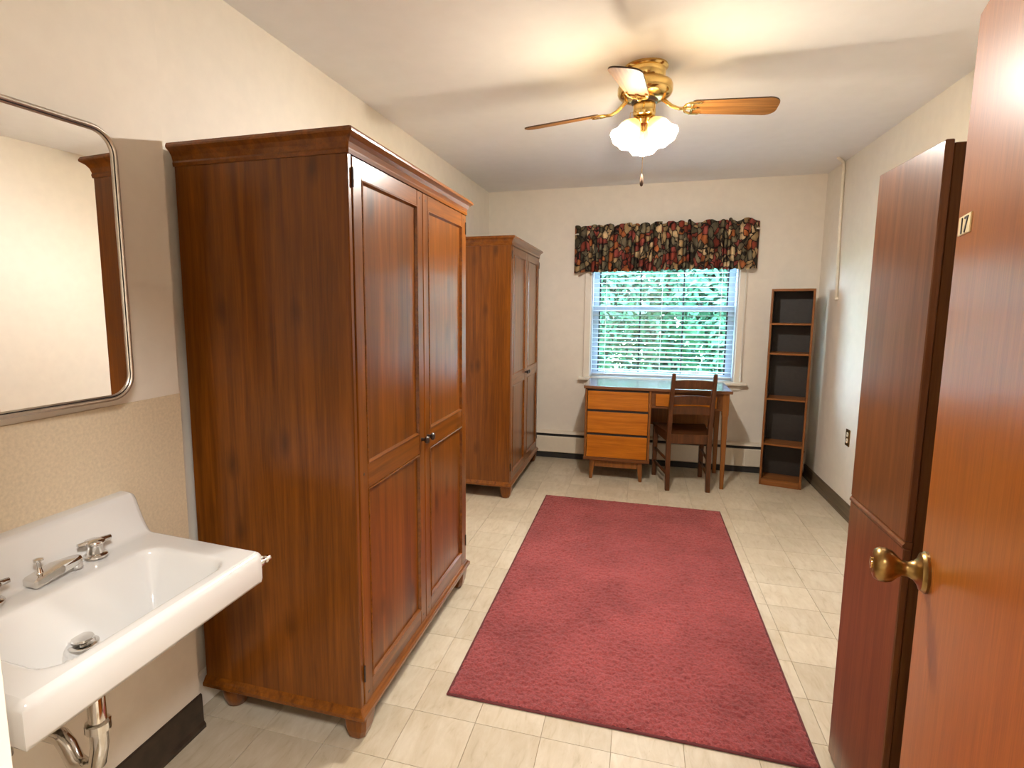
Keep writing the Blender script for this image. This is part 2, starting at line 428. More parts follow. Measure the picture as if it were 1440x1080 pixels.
# hallway behind the camera
struct(boxes('wall_hall', None, m_wall, [(-1.7, -1.5, -1.75, YN0, -.05, H + .05), (1.5, 1.7, -1.75, YN0, -.05, H + .05), (-1.7, 1.7, -1.9, -1.7, -.05, H + .05)], 0))
hl = thing('hall_fill_light', 'round frosted fill light added unseen in the hallway outside the doorway', 'fill light', (.38, -.30, H))  # unseen fixture added to supply fill light near the sink
lathe('base', hl, m_white, [(.15, -.03), (.15, .001)])
lathe('diffuser', hl, m_hallfill, [(.02, -.1), (.09, -.09), (.135, -.06), (.145, -.03)], n=28)
al = bpy.data.lights.new('hall_fill', 'AREA'); al.energy = HALL_FILL_W; al.color = (1, .99, .97); al.size = .5; al.shape = 'DISK'
ao = bpy.data.objects.new('hall_fill', al); C.objects.link(ao); ao.location = (.38, -.30, H - .13)  # added fill, placed to reach the sink wall through the doorway

# tan laminate splash panel, baseboards
struct(box('trim_2', None, m_lam, XCH, XCH + .004, YN1, YCH, .62, 1.157, .001))
struct(box('trim_3', None, m_white, XCH, XCH + .0035, YN1, YCH, .0, .62, .001))
struct(prism('baseboard_left', None, m_vinylbase, [(XCH + .004, 0), (XCH + .020, 0), (XCH + .020, .012), (XCH + .012, .022), (XCH + .010, .118), (XCH + .004, .122)], 'y', YN1, YCH + .004))
struct(box('baseboard_left_wardrobe', None, m_white, xleft(1.4) - .02, xleft(1.6) + .012, YCH + .004, 1.62, 0, .13, .003))
struct(prism('baseboard_right', None, m_woodbase, [(XR, 0), (XR - .022, 0), (XR - .022, .014), (XR - .013, .026), (XR - .012, .094), (XR - .004, .102), (XR, .102)], 'y', YN1, YB))

# ---------------------------------------------------------------- window
win = struct(thing('window_1', '', '', (0, 0, 0)))
del win['label']; del win['category']
CW = .062
for xa, xb in ((WX0 - CW, WX0), (WX1, WX1 + CW)):
    box('casing', win, m_white, xa, xb, YB - .02, YB + .002, .785, WZ1 + CW, .004)
box('casing', win, m_white, WX0, WX1, YB - .02, YB + .002, WZ1, WZ1 + CW, .004)
box('window_stool', win, m_white, WX0 - .1, WX1 + .1, YB - .072, YB + .1, .763, .788, .005)
prism('apron', win, m_white, [(WX0 - .07, .763), (WX1 + .07, .763), (WX1 + .05, .715), (WX0 - .05, .715)], 'y', YB - .018, YB + .002)
boxes('jamb', win, m_sash, [(WX0, WX0 + .012, YB, YB + .155, .788, WZ1), (WX1 - .012, WX1, YB, YB + .155, .788, WZ1), (WX0 + .012, WX1 - .012, YB, YB + .155, WZ1 - .012, WZ1)], 0)
def sash(z0, z1, y):
    xa, xb = WX0 + .012, WX1 - .012; fwid = .052
    s = boxes('sash', win, m_sash, [(xa, xa + fwid, y, y + .03, z0, z1), (xb - fwid, xb, y, y + .03, z0, z1),
              (xa + fwid, xb - fwid, y, y + .03, z0, z0 + .05), (xa + fwid, xb - fwid, y, y + .03, z1 - .048, z1)], .002)
    gx0, gx1 = xa + fwid, xb - fwid
    boxes('glazing_strip', s, m_slot, [(gx0, gx0 + .012, y + .002, y + .026, z0 + .05, z1 - .048), (gx1 - .012, gx1, y + .002, y + .026, z0 + .05, z1 - .048),
                                       (gx0, gx1, y + .002, y + .026, z1 - .056, z1 - .048)], 0)
    p = (gx1 - gx0) / 3
    for k in (1, 2):
        box('muntin', s, m_slot, gx0 + k * p - .006, gx0 + k * p + .006, y + .004, y + .024, z0 + .05, z1 - .048, 0)
    for k in range(3):
        box('pane', s, m_glass, gx0 + k * p + .006, gx0 + (k + 1) * p - .006, y + .012, y + .015, z0 + .048, z1 - .046, 0)
sash(.79, 1.45, YB + .075)
sash(1.40, WZ1 - .012, YB + .112)

# blind
bl = thing('venetian_blind', 'white slatted venetian blind lowered over the window with slats open', 'blind', (0, YB + .028, 0))
box('head_rail', bl, m_blind, WX0 + .016, WX1 - .016, -.026, .026, WZ1 - .055, WZ1 - .013, .003)
box('bottom_rail', bl, m_blind, WX0 + .016, WX1 - .016, -.024, .024, .806, .824, .004)
sv = []; sf = []
nseg = 6; tilt = .13
for e, xx in enumerate((WX0 + .016, WX1 - .016)):
    for s_ in (1, -1):
        for k in range(nseg + 1):
            t = (k / nseg - .5); yy = t * .046
            zz = -.0035 * (1 - (2 * t) ** 2) * -1
            sv.append((xx, yy * math.cos(tilt), zz + yy * math.sin(tilt) + .0007 * s_))
n1 = nseg + 1
for k in range(nseg):
    sf.append((k, k + 1, 2 * n1 + k + 1, 2 * n1 + k)); sf.append((n1 + k, 3 * n1 + k, 3 * n1 + k + 1, n1 + k + 1))
for a in (0, nseg): sf.append((a, n1 + a, 3 * n1 + a, 2 * n1 + a))
slat = None; z = .862; NSL = 0
while z < WZ1 - .075:
    if slat is None:
        slat = o = mesh_obj('slat', sv, sf, m_blind, bl, True)
    else:
        o = slat.copy(); C.objects.link(o)
    o.location = (0, 0, z); z += .0415; NSL += 1
for xx in (WX0 + .13, .19, WX1 - .13):
    for yy in (-.0245, .0245):
        tube('ladder_cord', bl, m_cord, [(xx, yy, .815), (xx, yy, WZ1 - .05)], .0016, 6)
pc = tube('pull_cord', bl, m_cord, [(WX1 + .045, -.055, WZ1 - .03), (WX1 + .047, -.056, 1.3), (WX1 + .05, -.057, .955)], .0022, 6)
tube('cord_bridge', bl, m_cord, [(WX1 - .03, -.02, WZ1 - .03), (WX1 + .02, -.05, WZ1 - .02), (WX1 + .045, -.055, WZ1 - .03)], .0022, 6)
lathe('cord_tassel', bl, m_cord, [(.004, .16), (.007, .13), (.008, .06), (.011, .02), (.009, 0)], (WX1 + .05, -.057, .798), n=10)

# valance
va = thing('valance', 'gathered floral valance in rust, cream and olive hanging above the window', 'valance', (0, YB, 0))
tube('curtain_rod', va, m_white, [(-.580, -.004, 2.085), (-.580, -.07, 2.085), (-.567, -.090, 2.085), (.915, -.090, 2.085), (.928, -.07, 2.085), (.928, -.004, 2.085)], .006, 8)
def vpanel(x0, x1, seed, endside, zoff):
    rnd = random.Random(seed)
    nf = 15; NX = nf * 12; NZ = 22
    ph = [rnd.uniform(0, 6.28) for _ in range(8)]
    wob = [rnd.uniform(.7, 1.3) for _ in range(nf + 3)]
    def col(s):
        q = s * nf + .55 * math.sin(2 * PI * s * 2.3 + ph[0]) + .3 * math.sin(2 * PI * s * 5.1 + ph[1])
        return q
    V = []; UV = []; Fc = []
    for sd in (0, 1):
        arc = 0
        for i in range(NX + 1):
            s = i / NX; q = col(s); a = wob[int(max(0, min(nf + 1, q + .5)))]
            for j in range(NZ + 1):
                t = j / NZ                              # 0 bottom .. 1 top
                z = 1.752 + zoff + t * .405
                amp = .025 * a * (.85 + .3 * (1 - t))
                y = -.114 + amp * math.sin(2 * PI * q + .5 * math.sin(3 * t + ph[2])) + .006 * math.sin(9.7 * s + 4 * t)
                if t > .78: y += .004 * math.sin(2 * PI * q * 2 + ph[3]) * ((t - .78) / .22)
                pinch = math.exp(-((t - .82) / .06) ** 2)
                y = y * (1 - .8 * pinch) + -.112 * .8 * pinch
                x = x0 + (x1 - x0) * s + .006 * math.sin(2 * PI * q + 1.2)
                if t > .86:
                    z += (.020 * abs(math.sin(PI * q * .5 + ph[4])) - .012 + .006 * math.sin(2.2 * q + ph[5])) * (t - .86) / .14
                z += (1 - t) ** 3 * (.006 * math.sin(2 * PI * q + ph[6]))
                # return to the wall at the outer end
                e = s if endside < 0 else 1 - s
                if e < .07:
                    k = 1 - e / .07
                    y = y * (1 - k) + (-.006) * k if k > 0 else y
                    x = (x0 if endside < 0 else x1) + (x - (x0 if endside < 0 else x1)) * (1 - .6 * k)
                V.append((x, y + (.0016 if sd else 0), z)); UV.append((s * 1.35 * (x1 - x0) * 1.5 + seed * .37, t * .405))
    W = NZ + 1; N0 = (NX + 1) * W
    for sd in (0, 1):
        for i in range(NX):
            for j in range(NZ):
                a = sd * N0 + i * W + j
                Fc.append((a, a + W, a + W + 1, a + 1) if sd == 0 else (a, a + 1, a + W + 1, a + W))
    for i in range(NX):
        for j in (0, NZ):
            a = i * W + j; Fc.append((a, a + W, a + W + N0, a + N0))
    for j in range(NZ):
        for i in (0, NX):
            a = i * W + j; Fc.append((a, a + 1, a + 1 + N0, a + N0))
    o = mesh_obj('valance_panel', V, Fc, m_fab, va, True)
    ul = o.data.uv_layers.new(name='UVMap')
    for lp in o.data.loops: ul.data[lp.index].uv = UV[lp.vertex_index]
vpanel(-.592, .165, 3, -1, -.004)
vpanel(.150, .940, 11, 1, .004)

# baseboard heater
ht = thing('baseboard_heater', 'long cream hydronic baseboard heater with black slot along the back wall', 'heater', (0, YB, 0))
HX0, HX1 = XL1 + .02, XR - .03
box('rear_plate', ht, m_heater, HX0, HX1, -.012, 0, .0, .262, .002)
prism('top_lip', ht, m_heater, [(-.012, .262), (-.012, .252), (-.05, .247), (-.062, .236), (-.066, .238), (-.054, .253)], 'x', HX0, HX1)
box('air_slot', ht, m_slot, HX0, HX1, -.045, -.012, .19, .246, 0)
prism('front_cover', ht, m_heater, [(-.05, .212), (-.062, .216), (-.070, .206), (-.070, .062), (-.060, .055), (-.052, .055)], 'x', HX0, HX1)
box('damper_strip', ht, m_slot, HX0, HX1, -.064, -.05, .212, .226, 0)
box('base_strip', ht, m_slot, HX0, HX1, -.05, -.012, 0.0, .058, 0)
for xx in (-.35, .93):
    prism('cover_joint', ht, m_heater, [(-.05, .21), (-.0735, .209), (-.0735, .06), (-.05, .055)], 'x', xx, xx + .035)

# ---------------------------------------------------------------- outdoors
struct(box('ground', None, m_lawn, -25, 25, YB + .3, 40, -.4, -.3, 0))
def tree(name, label, x, y, rx, rz, zc, n, seed):
    rnd = random.Random(seed)
    t = thing(name, label, 'tree', (x, y, -.3), 0, 'leafy trees outside the window')
    tube('trunk', t, m_bark, [(0, 0, 0), (.05, 0, zc * .6), (-.03, .05, zc + .4)], [.13, .10, .05], 8)
    V = []; Fc = []
    for _ in range(n):
        d = Vector((rnd.gauss(0, 1), rnd.gauss(0, 1), rnd.gauss(0, 1))).normalized()
        r = .55 + .5 * rnd.random() ** .5
        clump = 1 + .16 * math.sin(7 * d.x + seed) * math.sin(6 * d.z + 2) 
        p = Vector((d.x * rx, d.y * rx * .7, zc + d.z * rz)) if False else Vector((d.x * rx * r * clump, d.y * rx * .65 * r * clump, zc + .3 + d.z * rz * r * clump))
        if p.z < .05: p.z = .05 + rnd.random() * .3
        a = Vector((rnd.gauss(0, 1), rnd.gauss(0, 1), rnd.gauss(0, 1))).normalized(); b_ = a.cross(d).normalized(); s = rnd.uniform(.045, .085)
        k = len(V)
        V += [p - a * s * 1.5, p + b_ * s * .6, p + a * s * 1.5, p - b_ * s * .6]; Fc.append((k, k + 1, k + 2, k + 3))
    mesh_obj('foliage', V, Fc, m_leaf, t)['kind'] = 'stuff'
tree('leafy_tree', 'broad leafy green tree seen through the left half of the window', -1.5, 9.2, 1.3, 1.9, 1.7, 12000, 1)
tree('leafy_tree', 'broad leafy green tree seen through the right half of the window', 2.05, 9.2, 1.3, 1.9, 1.7, 12000, 2)
tree('leafy_tree', 'big leafy green tree rising behind the gap between the two nearer trees', .6, 12.9, 2.2, 2.7, 2.3, 18000, 4)
tree('leafy_tree', 'leafy green tree far back behind the left window edge', -5.0, 13.2, 2.4, 2.7, 2.4, 7000, 6)
tree('leafy_tree', 'leafy green tree far back behind the right window edge', 6.2, 13.2, 2.3, 2.7, 2.4, 7000, 5)

# ---------------------------------------------------------------- wardrobes (front faces +x)
def wardrobe(label, loc, W, D, group):
    t = thing('wardrobe', label, 'wardrobe', loc, 0, group)
    ZB, ZT, ZC, th = .122, 1.880, 1.934, .02
    for ya in (0, W - th):
        box('side_panel', t, m_wz, -D, -.003, ya, ya + th, ZB - .005, ZT + .005, .0025)
    box('back_panel', t, m_wz, -D, -D + .012, th, W - th, ZB, ZT, 0)
    box('top_board', t, m_wx, -D, -.022, th, W - th, ZT - .02, ZT, 0)
    box('bottom_board', t, m_wx, -D, -.022, th, W - th, ZB - .01, ZB + .02, 0)
    # crown moulding: cove profile swept round near side, front, far side
    prof = [(0, ZT - .012), (.004, ZT - .012), (.006, ZT - .002), (.004, ZT + .004), (.008, ZT + .018), (.016, ZT + .030), (.024, ZT + .036), (.030, ZT + .040), (.030, ZC - .008), (.026, ZC), (0, ZC)]
    V = []; Fc = []
    def ring(o_): return [(-D, -o_), (-.004 + o_ - .003, -o_), (o_ - .003, -o_ + .004), (o_ - .003, W + o_ - .004), (-.004 + o_ - .003, W + o_), (-D, W + o_)]
    for o_, z in prof:
        for x, y in ring(o_): V.append((x, y, z))
    for a in range(len(prof)):
        b = (a + 1) % len(prof)
        for k in range(5): Fc.append((a * 6 + k, a * 6 + k + 1, b * 6 + k + 1, b * 6 + k))
    Fc.append([a * 6 for a in range(len(prof))]); Fc.append([a * 6 + 5 for a in range(len(prof))][::-1])
    mesh_obj('crown_moulding', V, Fc, m_wy, t)
    box('top_panel', t, m_wx, -D, 0, 0, W, ZC - .014, ZC - .002, 0)
    # base moulding
    prof = [(0, .096), (.014, .096), (.018, .100), (.018, .112), (.012, .117), (.008, .124), (0, .131)]
    V = []; Fc = []
    for o_, z in prof:
        for x, y in ring(o_): V.append((x, y, z))
    for a in range(len(prof)):
        b = (a + 1) % len(prof)
        for k in range(5): Fc.append((a * 6 + k, a * 6 + k + 1, b * 6 + k + 1, b * 6 + k))
    Fc.append([a * 6 for a in range(len(prof))]); Fc.append([a * 6 + 5 for a in range(len(prof))][::-1])
    mesh_obj('base_moulding', V, Fc, m_wy, t)
    box('base_board', t, m_wx, -D, -.004, .002, W - .002, .097, .118, 0)
    # feet
    for ya in (.046, W - .046):
        post('foot', t, m_wz, [(-.036, ya, .098, .042, .042), (-.036, ya, .080, .042, .042), (-.037, ya, .035, .037, .037), (-.039, ya, .008, .030, .030), (-.040, ya, 0, .025, .025)], .012)
        lathe('foot', t, m_wz, [(.026, 0), (.034, .006), (.044, .035), (.049, .065), (.046, .082), (.044, .098)], (-D + .075, ya + (.014 if ya < W / 2 else -.014), 0), n=20)
    # doors
    gap = .002; y0, y1 = th, W - th; mid = W / 2
    for k, (da, db) in enumerate(((y0 + gap, mid - gap), (mid + gap, y1 - gap))):
        za, zb = ZB + .008, ZT - .014
        st = .055; x0, x1 = -.021, 0.0
        d = boxes('door', t, m_wz, [(x0, x1, da, da + st, za, zb), (x0, x1, db - st, db, za, zb)], .0025)
        mr0, mr1 = .850, .930; bz = za + .062; tz = zb - .058
        for ra, rb in ((za, bz), (mr0, mr1), (tz, zb)):
            box('rail', d, m_wy, x0 + .001, x1 - .0005, da + st, db - st, ra, rb, .002)
        for pa, pb in ((bz, mr0), (mr1, tz)):
            box('panel', d, m_wz, -.017, -.0085, da + st - .006, db - st + .006, pa - .006, pb + .006, 0)
            bw = .009                                                   # bead round the panel
            V = []; Fc = []
            A = (da + st, db - st, pa, pb)
            for q, (off, xx) in enumerate(((0, -.001), (0, .0015), (.004, .003), (bw, -.0075), (bw, -.0095), (0, -.0095))):
                V += [(xx, A[0] + off, A[2] + off), (xx, A[1] - off, A[2] + off), (xx, A[1] - off, A[3] - off), (xx, A[0] + off, A[3] - off)]
            for a in range(6):
                b = (a + 1) % 6
                for s in range(4): Fc.append((a * 4 + s, a * 4 + (s + 1) % 4, b * 4 + (s + 1) % 4, b * 4 + s))
            mesh_obj('bead', d, None, None) if False else mesh_obj('bead', V, Fc, m_wy, d)
        ky = db - .030 if k == 0 else da + .030
        lathe('knob', d, m_dark, [(.008, -.002), (.006, .006), (.006, .012), (.014, .018), (.016, .024), (.012, .030), (.004, .032)], (0, ky, .905), (1, 0, 0), 16)
        hy = da - .001 if k == 0 else db + .001
        for hz in (ZB + .12, ZT - .075):
            lathe('hinge', d, m_dark, [(.0032, -.028), (.0032, .028)], (.0015, hy, hz), n=8)
        for pz in (zb - .025, mr0 + .055, za + .03):                      # pegged joints
            for py in (da + st * .5, db - st * .5):
                box('peg', d, m_dark, -.0005, .0006, py - .004, py + .004, pz - .004, pz + .004, 0)
    return t
WW = 1.1386
wardrobe('tall antique pine two-door wardrobe standing next to the sink wall', (-.8185, 1.488, 0), WW, .615, 'matching pine wardrobes along the left wall')
wardrobe('tall antique pine two-door wardrobe in the back corner beside the window wall', (-.886, 3.925, 0), WW, .525, 'matching pine wardrobes along the left wall')

# ---------------------------------------------------------------- rug
rg = thing('area_rug', 'burgundy rectangular pile rug lying on the beige tile floor', 'rug', (0, 0, 0), 0)
RX0, RX1, RY0, RY1 = -.637, .598, 1.79, 4.092
import numpy as np
nx, ny = 210, 390
xs = np.linspace(RX0 + .008, RX1 - .008, nx); ys = np.linspace(RY0 + .008, RY1 - .008, ny)
gx, gy = np.meshgrid(xs, ys, indexing='ij')
rs = np.random.RandomState(3)
hz = rs.rand(nx, ny)
hz = (hz + np.roll(hz, 1, 0) + np.roll(hz, 1, 1) + np.roll(hz, (1, 1), (0, 1))) / 4
edge = np.minimum.reduce([gx - xs[0], xs[-1] - gx, gy - ys[0], ys[-1] - gy])
gz = .0065 + np.clip(edge / .012, 0, 1) ** .5 * .0045 + (hz - .5) * .014
gx = gx + (rs.rand(nx, ny) - .5) * .003; gy = gy + (rs.rand(nx, ny) - .5) * .003
V = np.stack([gx, gy, gz], -1).reshape(-1, 3)
idx = np.arange(nx * ny).reshape(nx, ny)
Fq = np.stack([idx[:-1, :-1], idx[1:, :-1], idx[1:, 1:], idx[:-1, 1:]], -1).reshape(-1, 4)
me = bpy.data.meshes.new('pile'); me.vertices.add(len(V)); me.vertices.foreach_set('co', V.ravel())
me.loops.add(Fq.size); me.loops.foreach_set('vertex_index', Fq.ravel().astype(np.int32))
me.polygons.add(len(Fq)); me.polygons.foreach_set('loop_start', np.arange(0, Fq.size, 4, dtype=np.int32)); me.update(calc_edges=True)
me.materials.append(m_rug)
po = bpy.data.objects.new('pile', me); C.objects.link(po); po.parent = rg; po['kind'] = 'stuff'
boxes('binding', rg, m_rugedge, [(RX0, RX1, RY0, RY0 + .011, 0, .008), (RX0, RX1, RY1 - .011, RY1, 0, .008), (RX0, RX0 + .011, RY0 + .011, RY1 - .011, 0, .008), (RX1 - .011, RX1, RY0 + .011, RY1 - .011, 0, .008)], .003)
box('backing', rg, m_rugedge, RX0 + .01, RX1 - .01, RY0 + .01, RY1 - .01, 0, .004, 0)

# ---------------------------------------------------------------- desk
dk = thing('desk', 'honey brown wooden pedestal desk with three drawers under the window', 'desk', (0, 4.62, 0))
DX0, DX1, PX = -.408, .705, .118
box('desk_top', dk, m_dtop, DX0 - .012, DX1 + .012, -.014, .53, .768, .793, .006, 2)
DD = .51
for xa, xb in ((DX0, DX0 + .018), (PX - .018, PX)):
    box('pedestal_side', dk, m_dkz, xa, xb, .0, DD, .165, .768, .002)
box('pedestal_back', dk, m_dkz, DX0 + .018, PX - .018, DD - .01, DD, .17, .768, 0)
box('pedestal_bottom', dk, m_dkd, DX0 - .004, PX + .004, -.006, DD, .165, .192, .004)
boxes('drawer_divider', dk, m_dkd, [(DX0 + .018, PX - .018, .01, .03, a, b) for a, b in ((.382, .398), (.580, .596), (.752, .768))], 0)
box('drawer_cavity', dk, m_black, DX0 + .018, PX - .018, .03, .04, .192, .768, 0)
for a, b in ((.194, .380), (.400, .578), (.598, .750)):
    d = box('drawer', dk, m_dk, DX0 + .022, PX - .022, -.004, .03, a, b, .004, 2)
    box('finger_pull', d, m_black, DX0 + .022, PX - .022, .002, .026, b - .002, b + .012, 0)
for lx in (-.338, .045):
    for ly in (.035, DD - .05):
        sx = -.016 if lx < 0 else .016
        post('leg', dk, m_dkz, [(lx, ly, .166, .021, .021), (lx + sx * .3, ly, .09, .018, .018), (lx + sx * .6, ly - .004, 0, .012, .012)], .003)
box('leg_apron', dk, m_dkz, -.318, .026, .024, .044, .105, .166, .002)
box('leg_apron', dk, m_dkz, -.318, .026, DD - .06, DD - .04, .105, .166, .002)
for ly in (.030, DD - .03):
    post('leg', dk, m_dkz, [(.672, ly, .768, .024, .024), (.672, ly, .60, .024, .024), (.672, ly, .585, .021, .021), (.676, ly, 0, .014, .014)], .003)
box('knee_drawer', dk, m_dk, .150, .606, .002, .028, .648, .745, .004, 2)
boxes('knee_frame', dk, m_dkd, [(PX, .648, .010, .030, .745, .768), (PX, .648, .010, .03, .628, .646), (PX, .148, .006, .03, .646, .745), (.608, .648, .006, .03, .646, .745)], .001)
box('knee_side', dk, m_dkz, .662, .682, .05, DD - .05, .628, .768, .001)
box('knee_back', dk, m_dkz, PX, .66, DD - .02, DD - .005, .40, .768, 0)

# ---------------------------------------------------------------- chair (faces +y, back toward the room)
ch = thing('dining_chair', 'dark walnut ladder-back wooden chair pushed in at the desk', 'chair', (.410, 4.512, 0), math.radians(7.5))
hw = .152
for s in (-1, 1):
    post('back_post', ch, m_ch, [(s * hw, 0, 0, .016, .017), (s * hw, .022, .25, .017, .020), (s * hw, .024, .46, .017, .021), (s * hw, -.012, .70, .016, .018), (s * (hw - .002), -.062, .93, .0135, .014), (s * (hw - .002), -.064, .938, .010, .010)], .003)
    post('leg', ch, m_ch, [(s * .19, .415, 0, .016, .016), (s * .19, .405, .43, .019, .019)], .003)
    for z_, yo in ((.12, 0), (.235, 0)):
        bm = bmesh.new()
        a = Vector((s * hw, .015, z_)); b = Vector((s * .19, .405, z_ + .01))
        bmtube(bm, [a, b], [.0105, .0105], 8); bm_obj('side_stretcher', bm, m_ch, ch, True)
    prism('side_rail', ch, m_ch, [(s * (hw - .008), .03), (s * (hw + .010), .03), (s * .20, .40), (s * .18, .40)], 'z', .385, .435)
def yback(z): return .024 + (-.012 - .024) * (z - .46) / .24 if z < .7 else -.012 + (-.05) * (z - .7) / .23
for z0, z1 in ((.815, .880), (.690, .755), (.612, .672)):
    V = []; Fc = []; n = 10
    for i in range(n + 1):
        s = i / n * 2 - 1; x = s * (hw - .010); yc = .014 * (1 - s * s)
        crown = .006 * (1 - s * s)
        for z_, yo in ((z0, -.007), (z0, .007), (z1 + crown, .007), (z1 + crown, -.007)):
            V.append((x, yback(z_) + yc + yo, z_))
    for i in range(n):
        for k in range(4): Fc.append((i * 4 + k, i * 4 + (k + 1) % 4, i * 4 + 4 + (k + 1) % 4, i * 4 + 4 + k))
    Fc.append((0, 1, 2, 3)); Fc.append((n * 4 + 3, n * 4 + 2, n * 4 + 1, n * 4))
    mesh_obj('back_slat', V, Fc, m_ch, ch)
box('rear_rail', ch, m_ch, -hw + .012, hw - .012, .012, .034, .375, .440, .003)
box('front_rail', ch, m_ch, -.175, .175, .398, .416, .375, .435, .003)
V = []; Fc = []; n = 12
sec = ((.008, hw + .004), (.12, .168), (.3, .195), (.43, .215), (.45, .21))
for y_, hw_ in sec:
    for i in range(n + 1):
        s = i / n * 2 - 1; V.append((s * hw_, y_, .455 - .008 * (1 - abs(s) ** 3) * (1 if .008 < y_ < .44 else .6)))
    for i in range(n + 1):
        s = i / n * 2 - 1; V.append((s * hw_ * .99, y_, .436))
L_ = 2 * (n + 1)
for a in range(len(sec) - 1):
    for i in range(n):
        p = a * L_ + i; Fc.append((p, p + 1, p + 1 + L_, p + L_)); q = p + n + 1; Fc.append((q, q + L_, q + L_ + 1, q + 1))
    for i in (0, n):
        p = a * L_ + i; Fc.append((p, p + L_, p + L_ + n + 1, p + n + 1))
for a in (0, len(sec) - 1):
    for i in range(n):
        p = a * L_ + i; Fc.append((p, p + 1, p + n + 2, p + n + 1))
mesh_obj('seat', V, Fc, m_ch, ch)

# ---------------------------------------------------------------- bookcase
bc = thing('bookcase', 'tall narrow open wooden bookcase with black back in the far corner', 'bookcase', (.989, 4.869, 0), math.radians(-14.5))
BW, BD, BH = .300, .215, 1.580
for xa in (0, BW - .016): box('side_panel', bc, m_bk, xa, xa + .016, 0, BD, 0, BH, .002)
box('top_board', bc, m_bkx, .016, BW - .016, .001, BD, BH - .018, BH, .001)
box('back_panel', bc, m_bkb, .016, BW - .016, BD - .008, BD - .002, .03, BH - .018, 0)
for z_ in (1.300, 1.065, .702, .332):
    box('shelf', bc, m_bkx, .016, BW - .016, .003, BD - .008, z_, z_ + .014, .001)
box('bottom_shelf', bc, m_bkx, .016, BW - .016, .002, BD - .008, .036, .052, .001)
box('plinth', bc, m_bkx, .016, BW - .016, -.003, .014, .0, .038, .002)
boxes('side_lining', bc, m_bkb, [(.016, .0175, .02, BD - .008, .052, BH - .02), (BW - .0175, BW - .016, .06, BD - .008, .052, BH - .02)], 0)

# ---------------------------------------------------------------- tall cabinet beside the door
tc_ = thing('tall_cabinet', 'tall narrow mahogany two-section cabinet standing behind the open door', 'cabinet', (0, 0, 0))
CY0, CY1, CX = 1.522, 1.880, .638
box('body', tc_, m_cabd, CX + .019, XR - .025, CY0 + .004, CY1 - .003, 0, 1.796, .002)
du = box('upper_door', tc_, m_cab, CX, CX + .018, CY0, CY1, .868, 1.803, .0025)
dl = box('lower_door', tc_, m_cab, CX, CX + .018, CY0, CY1, .012, .850, .0025)
prism('divider_moulding', tc_, m_cab, [(CX + .002, .850), (CX - .003, .853), (CX - .003, .859), (CX + .001, .864), (CX + .002, .868), (CX + .018, .868), (CX + .018, .850)], 'y', CY0 + .001, CY1 - .001)

# ---------------------------------------------------------------- room door (open)
dr = struct(thing('door_1', '', '', (.596, 1.341, 0), -math.radians(14)))
dr['label'] = 'open orange birch flush door with brass knob and number 17 plate'; del dr['category']
# local: +y points from hinge to free edge (free edge at y=0), face toward room at x=0, thickness to +x
DWID = .985
box('door_leaf', dr, m_door, 0, .040, -DWID, 0, .008, 1.980, .002)
for sgn, x0 in ((-1, 0), (1, .040)):
    k = lathe('door_knob', dr, m_abrass, [(0.0413, -0.0012), (0.0425, 0.0048), (0.0387, 0.0084), (0.0375, 0.0120), (0.0275, 0.0156), (0.0200, 0.0216), (0.0156, 0.0312), (0.0156, 0.0408), (0.0212, 0.0480), (0.0312, 0.0576), (0.0356, 0.0696), (0.0350, 0.0804), (0.0294, 0.0888), (0.0212, 0.0918), (0.0163, 0.0894), (0.0113, 0.0894)],
              (x0, -.062, .897), (sgn, 0, 0), 32)
    lathe('key_cylinder', k, m_brass, [(0.0121, 0.0900), (0.0121, 0.0944), (0.0057, 0.0956)], (x0, -.062, .897), (sgn, 0, 0), 16)
box('latch_plate', dr, m_abrass, .010, .030, -.0005, .0015, .865, .93, 0)
for hz in (.2, 1.0, 1.78):
    lathe('hinge', dr, m_abrass, [(.007, -.045), (.007, .045)], (.045, -DWID - .002, hz), n=10)
npl = box('number_plate', dr, m_plate, -.003, 0.0005, -.112, -.024, 1.568, 1.604, .0012)
fc = bpy.data.curves.new('digits', 'FONT'); fc.body = '17'; fc.size = .046; fc.extrude = .0008; fc.align_x = 'CENTER'
fo = bpy.data.objects.new('digits_curve', fc); C.objects.link(fo)
dg = bpy.context.evaluated_depsgraph_get(); dm = bpy.data.meshes.new_from_object(fo.evaluated_get(dg)); bpy.data.objects.remove(fo)
dm.materials.append(m_dark); do = bpy.data.objects.new('digits', dm); C.objects.link(do); do.parent = npl
# text x -> -y (reads left to right for a viewer on the -x side), text y -> z
do.matrix_local = Matrix(((0, 0, -1, -.0034), (-1.35, 0, 0, -.068), (0, .92, 0, 1.5705), (0, 0, 0, 1)))

# ---------------------------------------------------------------- ceiling fan
FX, FY, FZ = -.014, 2.77, H
fan = thing('ceiling_fan', 'brass ceiling fan with four oak blades and lit frosted glass shades', 'ceiling fan', (FX, FY, FZ))
lathe('canopy', fan, m_brass, [(.096, .001), (.098, -.008), (.094, -.014), (.088, -.018), (.086, -.045), (.080, -.056), (.062, -.062)], n=40)
lathe('motor_housing', fan, m_brass, [(.062, -.060), (.100, -.066), (.116, -.076), (.121, -.088), (.121, -.112), (.117, -.122), (.106, -.132), (.082, -.143), (.055, -.148)], n=48)
hub = lathe('vent_ring', fan, m_dark, [(.06, -.146), (.056, -.158), (.05, -.160)], n=32)
lathe('switch_housing', fan, m_brass, [(.047, -.156), (.05, -.160), (.05, -.205), (.045, -.212), (.03, -.22)], n=32)
lathe('light_fitter', fan, m_brass, [(.03, -.218), (.045, -.224), (.05, -.235), (.042, -.252), (.02, -.262), (.012, -.275), (.004, -.28)], n=32)
BZ = -.177
